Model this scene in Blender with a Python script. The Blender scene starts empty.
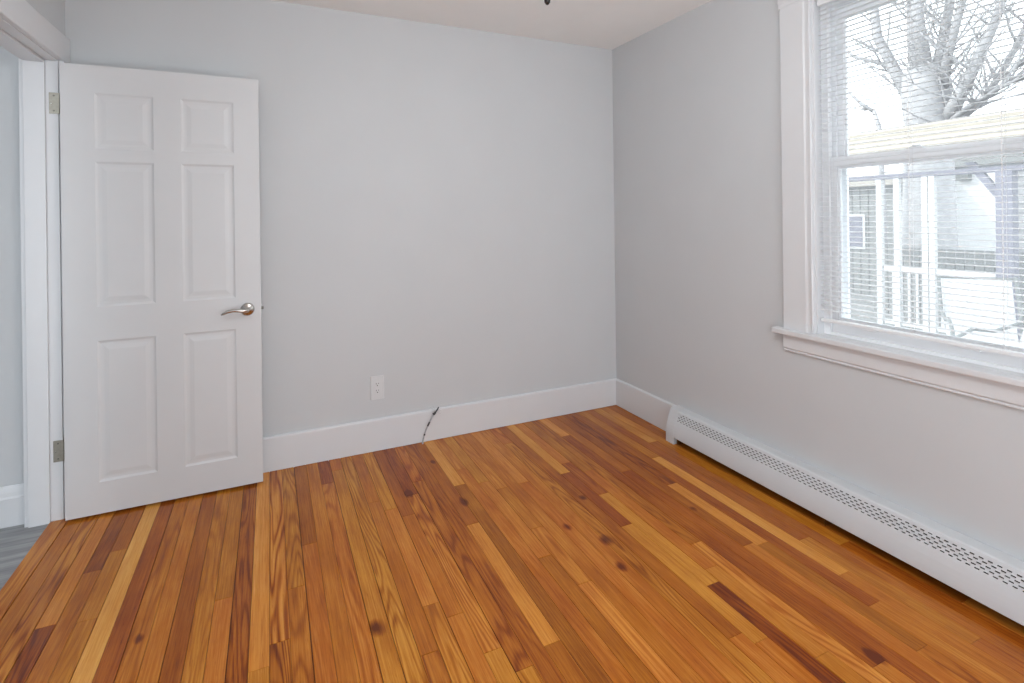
import bpy, bmesh, math, random
from mathutils import Matrix, Vector

C = bpy.context.scene.collection
SC = bpy.context.scene

# ------------------------------------------------------------------ camera
CAM = (-2.215, -3.0975, 1.3309)
YAW, ROLL, FPX, SHY = 0.4296126, -0.0127853, 528.635, -124.344
fw = Vector((math.sin(YAW), math.cos(YAW), 0)); rt = Vector((math.cos(YAW), -math.sin(YAW), 0)); up = Vector((0, 0, 1))
r2 = rt * math.cos(ROLL) + up * math.sin(ROLL); u2 = up * math.cos(ROLL) - rt * math.sin(ROLL)
cd = bpy.data.cameras.new('camera'); cam = bpy.data.objects.new('camera', cd); C.objects.link(cam)
M = Matrix((r2, u2, -fw)).transposed().to_4x4(); M.translation = Vector(CAM); cam.matrix_world = M
cd.sensor_width = 36; cd.lens = FPX / 1024 * 36; cd.shift_y = SHY / 1024; cd.clip_start = 0.02; cd.clip_end = 300
SC.camera = cam

# ------------------------------------------------------------------ light and exposure
SC.view_settings.view_transform = 'Standard'; SC.view_settings.look = 'None'
SC.view_settings.exposure = 0.05; SC.view_settings.gamma = 1.0; SC.view_settings.use_curve_mapping = False
SC.cycles.use_denoising = True; SC.cycles.max_bounces = 10; SC.cycles.diffuse_bounces = 6
SC.cycles.transparent_max_bounces = 24; SC.cycles.sample_clamp_indirect = 8
SKY = 3.5
w = bpy.data.worlds.new('sky'); SC.world = w; w.use_nodes = True
wn = w.node_tree.nodes; wl = w.node_tree.links
bg = wn['Background']; bg.inputs['Strength'].default_value = SKY
tc = wn.new('ShaderNodeTexCoord'); sx = wn.new('ShaderNodeSeparateXYZ'); rp = wn.new('ShaderNodeValToRGB')
wl.new(tc.outputs['Generated'], sx.inputs[0]); wl.new(sx.outputs['Z'], rp.inputs[0]); wl.new(rp.outputs[0], bg.inputs['Color'])
rp.color_ramp.elements[0].color = (0.89, 0.945, 1.0, 1); rp.color_ramp.elements[1].color = (0.84, 0.92, 1.0, 1)
sd = bpy.data.lights.new('sun', 'SUN'); sd.energy = 2.0; sd.angle = math.radians(1.5); sd.color = (1.0, 0.95, 0.86)
so = bpy.data.objects.new('sun', sd); C.objects.link(so)
so.rotation_euler = Vector((0.62, -0.52, -0.60)).to_track_quat('-Z', 'Y').to_euler()

# ------------------------------------------------------------------ materials
def mat(name, col, rough=0.5, metal=0.0, coat=0.0, noise=0.0, nscale=40.0, bump=0.0, spec=0.5):
    m = bpy.data.materials.new(name); m.use_nodes = True
    nt = m.node_tree; b = nt.nodes['Principled BSDF']
    b.inputs['Base Color'].default_value = (*col, 1); b.inputs['Roughness'].default_value = rough
    b.inputs['Metallic'].default_value = metal; b.inputs['Coat Weight'].default_value = coat
    b.inputs['Specular IOR Level'].default_value = spec
    if noise or bump:
        t = nt.nodes.new('ShaderNodeTexCoord'); n = nt.nodes.new('ShaderNodeTexNoise')
        n.inputs['Scale'].default_value = nscale; n.inputs['Detail'].default_value = 4
        nt.links.new(t.outputs['Object'], n.inputs['Vector'])
        if noise:
            r = nt.nodes.new('ShaderNodeValToRGB')
            r.color_ramp.elements[0].position = 0.3; r.color_ramp.elements[1].position = 0.7
            r.color_ramp.elements[0].color = (*[c * (1 - noise) for c in col], 1)
            r.color_ramp.elements[1].color = (*[min(1, c * (1 + noise)) for c in col], 1)
            nt.links.new(n.outputs['Fac'], r.inputs[0]); nt.links.new(r.outputs[0], b.inputs['Base Color'])
        if bump:
            bp = nt.nodes.new('ShaderNodeBump'); bp.inputs['Strength'].default_value = bump; bp.inputs['Distance'].default_value = 0.002
            nt.links.new(n.outputs['Fac'], bp.inputs['Height']); nt.links.new(bp.outputs['Normal'], b.inputs['Normal'])
    return m

WALL = mat('warm_grey_wall_paint', (0.585, 0.600, 0.612), 0.7, noise=0.012, nscale=3, bump=0.06, spec=0.3)
CEIL = mat('ceiling_paint', (0.88, 0.89, 0.88), 0.8, noise=0.01, nscale=5, bump=0.05, spec=0.2)
TRIM = mat('white_trim_paint', (0.69, 0.70, 0.715), 0.38, noise=0.01, nscale=8)
DOORP = mat('white_door_paint', (0.635, 0.64, 0.648), 0.4, noise=0.01, nscale=6)
VINYL = mat('white_vinyl', (0.92, 0.93, 0.945), 0.3, noise=0.008, nscale=10)
SLAT = mat('white_slat_enamel', (0.86, 0.87, 0.88), 0.35, noise=0.008, nscale=10)
ENAMEL = mat('white_heater_enamel', (0.62, 0.635, 0.65), 0.35, noise=0.012, nscale=12)
FIN = mat('dark_heater_fins', (0.05, 0.05, 0.05), 0.6, metal=0.3, noise=0.2, nscale=60)
NICKEL = mat('satin_nickel', (0.62, 0.59, 0.55), 0.22, metal=1.0, noise=0.04, nscale=60)
HINGE = mat('brushed_hinge_metal', (0.36, 0.34, 0.29), 0.42, metal=0.8, noise=0.08, nscale=80)
STEEL = mat('dark_screw_metal', (0.2, 0.19, 0.17), 0.4, metal=0.9, noise=0.1, nscale=80)
PLATE = mat('white_outlet_plastic', (0.66, 0.67, 0.68), 0.35, noise=0.008, nscale=30)
SLOT = mat('outlet_slot_black', (0.03, 0.03, 0.03), 0.6, noise=0.1, nscale=60)
_b = SLAT.node_tree.nodes['Principled BSDF']; _nt = SLAT.node_tree
_mx = _nt.nodes.new('ShaderNodeMixShader'); _mx.inputs[0].default_value = 0.08
_tl = _nt.nodes.new('ShaderNodeBsdfTranslucent'); _tl.inputs[0].default_value = (0.85, 0.86, 0.88, 1)
_nt.links.new(_b.outputs[0], _mx.inputs[1]); _nt.links.new(_tl.outputs[0], _mx.inputs[2]); _nt.links.new(_mx.outputs[0], _nt.nodes['Material Output'].inputs[0])
CORD = mat('ladder_cord', (0.85, 0.85, 0.85), 0.7, noise=0.02, nscale=90)
HALLF = None

def glass_mat():
    m = bpy.data.materials.new('window_glass'); m.use_nodes = True
    nt = m.node_tree; nt.nodes.clear()
    o = nt.nodes.new('ShaderNodeOutputMaterial'); mx = nt.nodes.new('ShaderNodeMixShader')
    t = nt.nodes.new('ShaderNodeBsdfTransparent'); g = nt.nodes.new('ShaderNodeBsdfGlossy'); f = nt.nodes.new('ShaderNodeFresnel')
    t.inputs[0].default_value = (0.97, 0.985, 0.98, 1); g.inputs['Roughness'].default_value = 0.01; f.inputs[0].default_value = 1.25
    nt.links.new(f.outputs[0], mx.inputs[0]); nt.links.new(t.outputs[0], mx.inputs[1]); nt.links.new(g.outputs[0], mx.inputs[2])
    nt.links.new(mx.outputs[0], o.inputs[0]); return m
GLASS = glass_mat()

def screen_mat():            # woven insect screen: fine pale mesh, mostly open
    m = bpy.data.materials.new('insect_screen_mesh'); m.use_nodes = True
    nt = m.node_tree; nt.nodes.clear()
    o = nt.nodes.new('ShaderNodeOutputMaterial'); mx = nt.nodes.new('ShaderNodeMixShader'); mx.inputs[0].default_value = 0.11
    t = nt.nodes.new('ShaderNodeBsdfTransparent'); d = nt.nodes.new('ShaderNodeBsdfTranslucent'); d.inputs[0].default_value = (0.75, 0.76, 0.78, 1)
    nt.links.new(t.outputs[0], mx.inputs[1]); nt.links.new(d.outputs[0], mx.inputs[2]); nt.links.new(mx.outputs[0], o.inputs[0]); return m
SCREEN = screen_mat()

def emis(name, col, s):
    m = bpy.data.materials.new(name); m.use_nodes = True
    b = m.node_tree.nodes['Principled BSDF']; b.inputs['Base Color'].default_value = (0.9, 0.88, 0.85, 1)
    b.inputs['Emission Color'].default_value = (*col, 1); b.inputs['Emission Strength'].default_value = s
    return m

def floor_mat(knots):
    m = bpy.data.materials.new('varnished_oak_strips'); m.use_nodes = True
    nt = m.node_tree; N = nt.nodes; L = nt.links; b = N['Principled BSDF']
    def math_(op, a, b_=None, c=None, clamp=False):
        n = N.new('ShaderNodeMath'); n.operation = op; n.use_clamp = clamp
        for i, v in enumerate((a, b_, c)):
            if v is None: continue
            if isinstance(v, (int, float)): n.inputs[i].default_value = v
            else: L.new(v, n.inputs[i])
        return n.outputs[0]
    def vec(op, a, b_):
        n = N.new('ShaderNodeVectorMath'); n.operation = op
        for i, v in enumerate((a, b_)):
            if isinstance(v, tuple): n.inputs[i].default_value = v
            else: L.new(v, n.inputs[i])
        return n.outputs['Value'] if op == 'DISTANCE' else n.outputs[0]
    def noise(v, scale, detail, rough=0.5):
        n = N.new('ShaderNodeTexNoise'); n.inputs['Scale'].default_value = scale; n.inputs['Detail'].default_value = detail
        n.inputs['Roughness'].default_value = rough; L.new(v, n.inputs['Vector']); return n.outputs['Fac']
    at = N.new('ShaderNodeAttribute'); at.attribute_name = 'plank'
    sp = N.new('ShaderNodeSeparateColor'); L.new(at.outputs['Color'], sp.inputs[0])
    tone, seed, fig = sp.outputs[0], sp.outputs[1], sp.outputs[2]
    geo = N.new('ShaderNodeNewGeometry'); pos = geo.outputs['Position']
    cb = N.new('ShaderNodeCombineXYZ'); L.new(math_('MULTIPLY', seed, 31.0), cb.inputs[0]); L.new(math_('MULTIPLY', seed, 57.0), cb.inputs[1]); L.new(math_('MULTIPLY', seed, 13.0), cb.inputs[2])
    p = vec('ADD', pos, cb.outputs[0])
    # cathedral figure: contour lines of a stretched field
    field = noise(vec('MULTIPLY', p, (13.0, 1.0, 1.0)), 1.0, 1.5, 0.4)
    rings = math_('SINE', math_('MULTIPLY', field, 85.0))
    rings = math_('POWER', math_('MULTIPLY_ADD', rings, 0.5, 0.5), 2.2)
    # straight grain and pores
    grain = noise(vec('MULTIPLY', p, (210.0, 5.0, 1.0)), 1.0, 3.0, 0.6)
    pores = noise(vec('MULTIPLY', p, (520.0, 22.0, 1.0)), 1.0, 2.0, 0.6)
    pores = math_('SUBTRACT', pores, 0.60, clamp=True)
    blotch = noise(vec('MULTIPLY', p, (9.0, 2.6, 1.0)), 1.0, 3.0, 0.55)
    t = math_('ADD', tone, math_('MULTIPLY', math_('SUBTRACT', blotch, 0.5), 0.50))
    t = math_('ADD', t, math_('MULTIPLY', math_('SUBTRACT', grain, 0.5), 0.60))
    amp = math_('MULTIPLY', math_('MULTIPLY_ADD', fig, 0.38, 0.02), math_('MULTIPLY_ADD', tone, 1.0, 0.35))
    t = math_('SUBTRACT', t, math_('MULTIPLY', rings, amp))
    t = math_('SUBTRACT', t, math_('MULTIPLY', pores, 1.3))
    for (kx, ky, kr) in knots:
        d = vec('DISTANCE', vec('MULTIPLY', pos, (1.0, 0.62, 0.0)), (kx, ky * 0.62, 0.0))
        wob = math_('MULTIPLY', math_('SUBTRACT', blotch, 0.5), kr * 3.0)
        k = math_('SUBTRACT', 1.0, math_('DIVIDE', math_('ADD', d, wob), kr), clamp=True)
        t = math_('SUBTRACT', t, math_('MULTIPLY', k, 0.6))
    r = N.new('ShaderNodeValToRGB'); L.new(t, r.inputs[0]); cr = r.color_ramp
    cr.elements[0].position = 0.0; cr.elements[0].color = (0.13, 0.026, 0.005, 1)
    cr.elements[1].position = 1.0; cr.elements[1].color = (0.80, 0.43, 0.10, 1)
    for ps, c in ((0.18, (0.25, 0.058, 0.005)), (0.45, (0.45, 0.143, 0.012)), (0.7, (0.63, 0.262, 0.037))):
        e = cr.elements.new(ps); e.color = (*c, 1)
    hs = N.new('ShaderNodeHueSaturation'); L.new(r.outputs[0], hs.inputs['Color'])
    L.new(math_('MULTIPLY_ADD', seed, 0.012, 0.493), hs.inputs['Hue'])
    L.new(hs.outputs[0], b.inputs['Base Color'])
    b.inputs['Roughness'].default_value = 0.35; b.inputs['Coat Weight'].default_value = 0.5; b.inputs['Coat IOR'].default_value = 1.45; b.inputs['Coat Roughness'].default_value = 0.06
    b.inputs['Specular IOR Level'].default_value = 0.06
    bp = N.new('ShaderNodeBump'); bp.inputs['Strength'].default_value = 0.12; bp.inputs['Distance'].default_value = 0.001
    L.new(grain, bp.inputs['Height']); L.new(bp.outputs[0], b.inputs['Normal'])
    return m

def plank_grey():
    m = mat('grey_plank_vinyl', (0.24, 0.245, 0.25), 0.45)
    nt = m.node_tree; b = nt.nodes['Principled BSDF']
    t = nt.nodes.new('ShaderNodeTexCoord'); mp = nt.nodes.new('ShaderNodeMapping'); mp.inputs['Scale'].default_value = (3, 40, 1)
    n = nt.nodes.new('ShaderNodeTexNoise'); n.inputs['Scale'].default_value = 1; n.inputs['Detail'].default_value = 4
    r = nt.nodes.new('ShaderNodeValToRGB'); r.color_ramp.elements[0].color = (0.17, 0.172, 0.175, 1); r.color_ramp.elements[1].color = (0.40, 0.402, 0.405, 1)
    r.color_ramp.elements[0].position = 0.3; r.color_ramp.elements[1].position = 0.7
    nt.links.new(t.outputs['Object'], mp.inputs[0]); nt.links.new(mp.outputs[0], n.inputs['Vector'])
    nt.links.new(n.outputs['Fac'], r.inputs[0]); nt.links.new(r.outputs[0], b.inputs['Base Color']); return m

# ------------------------------------------------------------------ mesh helpers
def B(): return bmesh.new()

def box(bm, x0, x1, y0, y1, z0, z1):
    vs = [bm.verts.new(v) for v in ((x0, y0, z0), (x1, y0, z0), (x1, y1, z0), (x0, y1, z0), (x0, y0, z1), (x1, y0, z1), (x1, y1, z1), (x0, y1, z1))]
    for f in ((3, 2, 1, 0), (4, 5, 6, 7), (0, 1, 5, 4), (1, 2, 6, 5), (2, 3, 7, 6), (3, 0, 4, 7)):
        bm.faces.new([vs[i] for i in f])

def prism(bm, prof, a, b_, f):
    """extrude a closed 2-D outline from a to b; f(u, v, t) gives the point"""
    A = [bm.verts.new(f(u, v, a)) for u, v in prof]; Bv = [bm.verts.new(f(u, v, b_)) for u, v in prof]
    n = len(prof)
    for i in range(n):
        bm.faces.new((A[i], A[(i + 1) % n], Bv[(i + 1) % n], Bv[i]))
    bm.faces.new(A[::-1]); bm.faces.new(Bv)

def tube(bm, pts, rad, seg=8, cap=True, flat=None):
    """sweep a ring along pts; rad is one radius or one per point; flat squashes the ring vertically"""
    pts = [Vector(p) for p in pts]; n = len(pts)
    rad = [rad] * n if isinstance(rad, (int, float)) else rad
    rings = []; ref = None
    for i, p in enumerate(pts):
        d = (pts[min(i + 1, n - 1)] - pts[max(i - 1, 0)]).normalized()
        if ref is None:
            ref = Vector((0, 0, 1)) if abs(d.z) < 0.9 else Vector((1, 0, 0))
        s = d.cross(ref).normalized(); u = s.cross(d).normalized(); ref = u
        fl = flat[i] if flat else 1.0
        rings.append([bm.verts.new(p + (s * math.cos(a) + u * math.sin(a) * fl) * rad[i]) for a in [2 * math.pi * k / seg for k in range(seg)]])
    for i in range(n - 1):
        for k in range(seg):
            bm.faces.new((rings[i][k], rings[i][(k + 1) % seg], rings[i + 1][(k + 1) % seg], rings[i + 1][k]))
    if cap:
        bm.faces.new(rings[0][::-1]); bm.faces.new(rings[-1])

def lathe(bm, prof, centre, axis, seg=24):
    """prof = (radius, distance along axis)"""
    c = Vector(centre); d = Vector(axis).normalized()
    a = d.orthogonal().normalized(); b_ = d.cross(a)
    rings = []
    for r, h in prof:
        if r < 1e-6: rings.append([bm.verts.new(c + d * h)])
        else: rings.append([bm.verts.new(c + d * h + (a * math.cos(t) + b_ * math.sin(t)) * r) for t in [2 * math.pi * k / seg for k in range(seg)]])
    for R0, R1 in zip(rings, rings[1:]):
        for k in range(seg):
            q = []
            for v in (R0[k % len(R0)], R0[(k + 1) % len(R0)], R1[(k + 1) % len(R1)], R1[k % len(R1)]):
                if v not in q: q.append(v)
            if len(q) > 2: bm.faces.new(q)

def obj(name, bm, m, parent=None, bevel=0.0, smooth=False, seg=2):
    bmesh.ops.recalc_face_normals(bm, faces=bm.faces)
    me = bpy.data.meshes.new(name); bm.to_mesh(me); bm.free()
    me.materials.append(m)
    o = bpy.data.objects.new(name, me); C.objects.link(o)
    if parent is not None: o.parent = parent
    if smooth:
        for p in me.polygons: p.use_smooth = True
    if bevel:
        md = o.modifiers.new('bevel', 'BEVEL'); md.width = bevel; md.segments = seg; md.limit_method = 'ANGLE'; md.angle_limit = math.radians(40)
    return o

def tag(o, label, cat, group=None, kind=None):
    o['label'] = label; o['category'] = cat
    if group: o['group'] = group
    if kind: o['kind'] = kind
    return o

def root(name):
    o = bpy.data.objects.new(name, None); C.objects.link(o); o.empty_display_size = 0.1
    return o

def struct(o, label, cat): return tag(o, label, cat, kind='structure')

# ================================================================== the room
XL, YR, H = -3.07, -3.95, 2.506          # left wall plane, rear wall plane, ceiling height
T = 0.15
WY0, WY1, WZ0, WZ1 = -2.362, -1.508, 0.792, 2.293   # window opening in the right wall
DY0, DY1, DZ = -0.915, -0.100, 2.056                # door opening in the left wall

def wall_x(name, x0, x1, y0, y1, z1, holes, label):
    """wall lying along Y with rectangular holes (y0,y1,z0,z1)"""
    bm = B()
    ys = sorted({y0, y1, *[h[0] for h in holes], *[h[1] for h in holes]})
    for a, b_ in zip(ys, ys[1:]):
        hs = [h for h in holes if h[0] <= a and h[1] >= b_]
        if not hs: box(bm, x0, x1, a, b_, 0, z1)
        else:
            if hs[0][2] > 0: box(bm, x0, x1, a, b_, 0, hs[0][2])
            if hs[0][3] < z1: box(bm, x0, x1, a, b_, hs[0][3], z1)
    return struct(obj(name, bm, WALL), label, 'wall')

def wall_y(name, y0, y1, x0, x1, z1, holes, label):
    bm = B()
    xs = sorted({x0, x1, *[h[0] for h in holes], *[h[1] for h in holes]})
    for a, b_ in zip(xs, xs[1:]):
        hs = [h for h in holes if h[0] <= a and h[1] >= b_]
        if not hs: box(bm, a, b_, y0, y1, 0, z1)
        else:
            if hs[0][2] > 0: box(bm, a, b_, y0, y1, 0, hs[0][2])
            if hs[0][3] < z1: box(bm, a, b_, y0, y1, hs[0][3], z1)
    return struct(obj(name, bm, WALL), label, 'wall')

wall_y('wall_back', 0.0, T, -3.07, T, H, [], 'pale warm grey back wall behind the open white door')
wall_x('wall_right', 0.0, T, YR, 0.0, H, [(WY0, WY1, WZ0 - 0.0262, WZ1)], 'pale grey right wall with the window and the heater')
wall_x('wall_left', -3.19, XL, YR, 0.0, H, [(DY0 - 0.0202, DY1 + 0.0202, 0, DZ + 0.0202)], 'grey left wall with the doorway')
RWX0, RWX1, RWZ0, RWZ1 = -2.75, -0.30, 0.04, 2.15  # unseen rear opening, enlarged to throw more daylight low into the room
wall_y('wall_rear', YR - T, YR, XL, 0.0, H, [(RWX0, RWX1, RWZ0, RWZ1)], 'grey wall behind the camera with an unseen window opening sized to light the room')
bm = B(); box(bm, -3.19, T, YR - T, T, H, H + 0.12)
struct(obj('ceiling', bm, CEIL), 'plain white ceiling above the back corner', 'ceiling')

# ---- floor: one oak strip per plank, tone/figure kept per plank
def edge(k): return -2.231 + (0.0585 if k < 0 else 0.0594) * k
PL = {-14:([],[(-0.662, 0.45)]),
-13:([],[(-0.677, 0.55)]),
-12:([-0.864],[(-0.986, 0.2), (-0.723, 0.6)]),
-11:([-0.592],[(-0.848, 0.4), (-0.708, 0.4), (-0.495, 0.1)]),
-10:([-0.477],[(-0.571, 0.5), (-0.401, 0.4)]),
-9:([],[(-0.923, 0.85), (-0.494, 0.85)]),
-8:([],[(-1.174, 0.3), (-0.929, 0.2), (-0.795, 0.25), (-0.374, 0.25)]),
-7:([],[(-1.134, 0.5), (-1.05, 0.5), (-0.664, 0.5)]),
-6:([],[(-0.922, 0.55), (-0.5, 0.5)]),
-5:([],[(-0.94, 0.3)]),
-4:([],[(-1.05, 0.5)]),
-3:([-0.974],[(-1.159, 0.55), (-0.531, 0.4)]),
-2:([],[(-1.137, 0.15), (-0.561, 0.35)]),
-1:([],[(-1.008, 0.75)]),
0:([-1.268],[(-1.342, 0.45), (-0.848, 0.65)]),
1:([-1.023],[(-1.234, 0.5), (-0.187, 0.5)]),
2:([-0.77],[(-1.115, 0.45), (-0.848, 0.45), (-0.322, 0.25)]),
3:([],[(-1.39, 0.5), (-1.086, 0.33), (-0.394, 0.5)]),
4:([-0.279],[(-1.336, 0.55), (-0.508, 0.5), (-0.183, 0.2)]),
5:([-0.151],[(-1.449, 0.42), (-1.093, 0.58), (-0.413, 0.6), (-0.051, 0.4)]),
6:([],[(-1.365, 0.6), (-0.252, 0.55)]),
7:([-1.514, -0.56],[(-1.515, 0.5), (-1.208, 0.42), (-0.643, 0.4), (-0.242, 0.45)]),
8:([-1.318],[(-1.42, 0.56), (-0.335, 0.6)]),
9:([-0.741],[(-0.852, 0.45), (-0.625, 0.15), (-0.247, 0.35)]),
10:([-1.588, -0.575],[(-1.619, 0.57), (-0.689, 0.6), (-0.247, 0.1)]),
11:([-0.459],[(-1.274, 0.35), (-1.137, 0.5), (-0.569, 0.4), (-0.203, 0.5)]),
12:([],[(-1.656, 0.3), (-1.536, 0.4), (-1.291, 0.3), (-0.214, 0.4)]),
13:([-1.643, -0.93],[(-1.411, 0.65), (-0.992, 0.65), (-0.226, 0.3)]),
14:([-0.588],[(-1.705, 0.27), (-1.495, 0.25), (-1.005, 0.22), (-0.756, 0.2), (-0.315, 0.68)]),
15:([-0.434],[(-1.749, 0.35), (-1.472, 0.42), (-0.649, 0.62), (-0.306, 0.52)]),
16:([-1.262],[(-1.769, 0.2), (-1.374, 0.35)]),
17:([-1.454, -1.076],[(-1.594, 0.6), (-1.376, 0.4), (-1.129, 0.68)]),
18:([],[(-1.731, 0.5), (-1.003, 0.42), (-0.228, 0.5)]),
19:([-0.705],[(-1.831, 0.45), (-1.536, 0.5), (-0.778, 0.45), (-0.521, 0.62)]),
20:([],[(-1.893, 0.5)]),
21:([-0.255],[(-1.633, 0.5), (-0.165, 0.45)]),
22:([-1.866],[(-1.892, 0.5), (-1.739, 0.22), (-1.449, 0.5), (-0.779, 0.3), (-0.547, 0.3)]),
23:([-1.914, -1.228, -0.712],[(-1.976, 0.45), (-1.132, 0.2), (-0.606, 0.62), (-0.192, 0.65)]),
24:([-1.658, -0.969],[(-1.899, 0.2), (-1.731, 0.12), (-1.597, 0.55), (-1.003, 0.68)]),
25:([-1.589],[(-1.716, 0.55)]),
26:([-1.45],[(-1.91, 0.66), (-1.133, 0.5), (-0.511, 0.3)]),
27:([-2.124, -0.31],[(-2.153, 0.5), (-2.027, 0.22), (-0.146, 0.68)]),
28:([-0.832],[(-1.724, 0.25), (-1.517, 0.25), (-0.908, 0.4), (-0.18, 0.35)]),
29:([-1.55],[(-1.858, 0.45), (-1.641, 0.55), (-1.263, 0.25), (-0.934, 0.2), (-0.414, 0.25)]),
30:([-2.145, -1.57, -1.04],[(-2.167, 0.45), (-2.058, 0.3), (-1.855, 0.3), (-1.471, 0.62), (-1.095, 0.7), (-0.607, 0.2)]),
31:([-1.968, -0.9],[(-2.037, 0.5), (-1.614, 0.3)]),
32:([-1.825, -0.777],[(-2.06, 0.48), (-1.361, 0.72), (-0.831, 0.75)]),
33:([-2.2, -1.62],[(-2.26, 0.32), (-2.195, 0.4), (-2.105, 0.5), (-1.856, 0.45), (-1.536, 0.36), (-1.413, 0.35)]),
34:([-0.611],[(-2.065, 0.36), (-1.724, 0.3), (-0.658, 0.45), (-0.153, 0.55)]),
35:([],[(-1.174, 0.4), (-0.382, 0.65)]),
36:([],[(-1.383, 0.25), (-0.367, 0.25)])}
rnd = random.Random(7)
bm = B(); lay = bm.loops.layers.float_color.new('plank')
GAP = 0.0010
FIG = {-13: 0.9, -9: 0.0, -7: 0.5, -4: 0.4, -2: 0.8, -1: 0.05, 0: 1.1, 11: 0.7, 13: 0.0, 14: 0.0, 15: 0.2, 16: 0.0, 21: 0.7, 26: 0.6, 32: 0.0}
def plank(x0, x1, y0, y1, tone, zt=0.0, k=None):
    s = rnd.random(); fig = FIG.get(k, max(0.0, rnd.uniform(-1.3, 0.8)))
    n0 = len(bm.faces); e = 0.0006
    vs = [bm.verts.new(v) for v in ((x0, y0, zt - 0.006), (x1, y0, zt - 0.006), (x1, y1, zt - 0.006), (x0, y1, zt - 0.006),
                                    (x0, y0, zt - e), (x1, y0, zt - e), (x1, y1, zt - e), (x0, y1, zt - e),
                                    (x0 + e, y0 + e, zt), (x1 - e, y0 + e, zt), (x1 - e, y1 - e, zt), (x0 + e, y1 - e, zt))]
    tone = max(tone, 0.17) + 0.05 * (tone < 0.3)
    for f in ((0, 1, 5, 4), (1, 2, 6, 5), (2, 3, 7, 6), (3, 0, 4, 7), (4, 5, 9, 8), (5, 6, 10, 9), (6, 7, 11, 10), (7, 4, 8, 11), (8, 9, 10, 11)):
        fc = bm.faces.new([vs[i] for i in f])
        for l in fc.loops: l[lay] = (tone, s, fig, 1)
for k in range(-14, 38):
    x0, x1 = edge(k), min(edge(k + 1), 0.0)
    js, ss = PL.get(k, ([], []))
    cuts = [YR] + list(js) + [-0.002]
    full = [YR]
    for a, b_ in zip(cuts, cuts[1:]):                     # long stretches nobody saw get joints of their own
        seen = [s[0] for s in ss if a < s[0] < b_]
        lo = min(seen) if seen else b_
        y = a
        if lo - a > 0.9:
            y = a
            while lo - y > 0.75:
                y += rnd.uniform(0.35, 0.7) if lo - y < 1.1 else rnd.uniform(0.5, 1.0)
                full.append(y)
        full.append(b_)
    full = sorted(set(full))
    g0, g1 = GAP * rnd.choice((0.3, 0.5, 0.8, 1.5)), GAP * rnd.choice((0.3, 0.5, 0.8, 1.5))
    for a, b_ in zip(full, full[1:]):
        seen = [s[1] for s in ss if a < s[0] < b_]
        tone = sum(seen) / len(seen) if seen else rnd.choice((0.25, 0.35, 0.42, 0.45, 0.5, 0.5, 0.55, 0.62))
        plank(x0 + g0, x1 - g1, a + 0.0005, b_ - 0.0005, tone, 0.0, k)
plank(-3.117, edge(-14) - 0.0012, DY0, DY1, 0.55, 0.004)      # border strip across the doorway
n0 = len(bm.faces)
box(bm, -3.117, 0.0, YR, -0.001, -0.05, -0.0055)              # dark subfloor seen in the gaps
for f in list(bm.faces)[n0:]:
    for l in f.loops: l[lay] = (-0.6, 0.5, 0, 1)
KNOTS = [(-2.610, -1.061, 0.016), (-1.621, -0.560, 0.022), (-1.400, -0.748, 0.035), (-1.922, -1.340, 0.024), (-0.885, -0.960, 0.018),
         (-0.979, -1.275, 0.025), (-1.024, -1.440, 0.020), (-0.584, -2.108, 0.022), (-1.069, -1.131, 0.022), (-0.484, -1.251, 0.022), (-1.421, -0.287, 0.02)]
struct(obj('floor', bm, floor_mat(KNOTS)), 'varnished strip floor of mixed orange and brown boards', 'floor')

# ---- baseboards
def base_prof(t, h): return [(0, 0.003), (t, 0.003), (t, h - 0.007), (t - 0.004, h - 0.002), (t - 0.008, h), (0, h)]
bm = B(); prism(bm, base_prof(0.018, 0.184), XL, 0.0, lambda u, v, t: (t, -u, v))
struct(obj('baseboard_back', bm, TRIM), 'tall flat white baseboard along the back wall', 'baseboard')
bm = B(); prism(bm, base_prof(0.018, 0.184), -0.628, -0.018, lambda u, v, t: (-u, t, v))
struct(obj('baseboard_right', bm, TRIM), 'short white baseboard between the corner and the heater', 'baseboard')
bm = B(); prism(bm, base_prof(0.018, 0.184), YR, DY0 - 0.115, lambda u, v, t: (XL + u, t, v))
struct(obj('baseboard_left', bm, TRIM), 'white baseboard on the left wall beyond the doorway', 'baseboard')

# ---- doorway: lining with stop, casing
LX0, LX1 = -3.19, XL
bm = B()
JT = 0.02
box(bm, LX0, LX1, DY1, DY1 + JT, 0.0, DZ + JT)                    # hinge side
box(bm, LX0, LX1, DY0 - JT, DY0, 0.0, DZ + JT)
box(bm, LX0, LX1, DY0, DY1, DZ, DZ + JT)
box(bm, LX0, -3.115, DY1 - 0.012, DY1, 0.0, DZ)                    # wide stop
box(bm, LX0, -3.115, DY0, DY0 + 0.012, 0.0, DZ)
box(bm, LX0, -3.115, DY0 + 0.012, DY1 - 0.012, DZ - 0.012, DZ)
struct(obj('trim_1', bm, TRIM, bevel=0.0015), 'white door lining with a wide stop beside the open door', 'door frame')
bm = B()
CW = 0.018
def casing(bm, a, b_, f):
    prism(bm, [(0, 0), (0.017, 0.003), (0.019, 0.012), (0.019, 0.104), (0.015, 0.112), (0, 0.112)], a, b_, f)
prism(bm, [(0, 0), (CW, 0), (CW, 0.085), (0, 0.091)], 0.0, DZ + 0.006, lambda u, v, t: (XL + u, DY1 + 0.008 + v, t))
prism(bm, [(0, 0), (CW, 0), (CW, 0.112), (0, 0.112)], 0.0, DZ + 0.006, lambda u, v, t: (XL + u, DY0 - 0.008 - v, t))
prism(bm, [(0, 0.006), (CW - 0.003, 0.006), (CW, 0.009), (CW, 0.124), (CW - 0.004, 0.129), (0, 0.129)], DY0 - 0.12, -0.001, lambda u, v, t: (XL + u, t, DZ + v))
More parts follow.
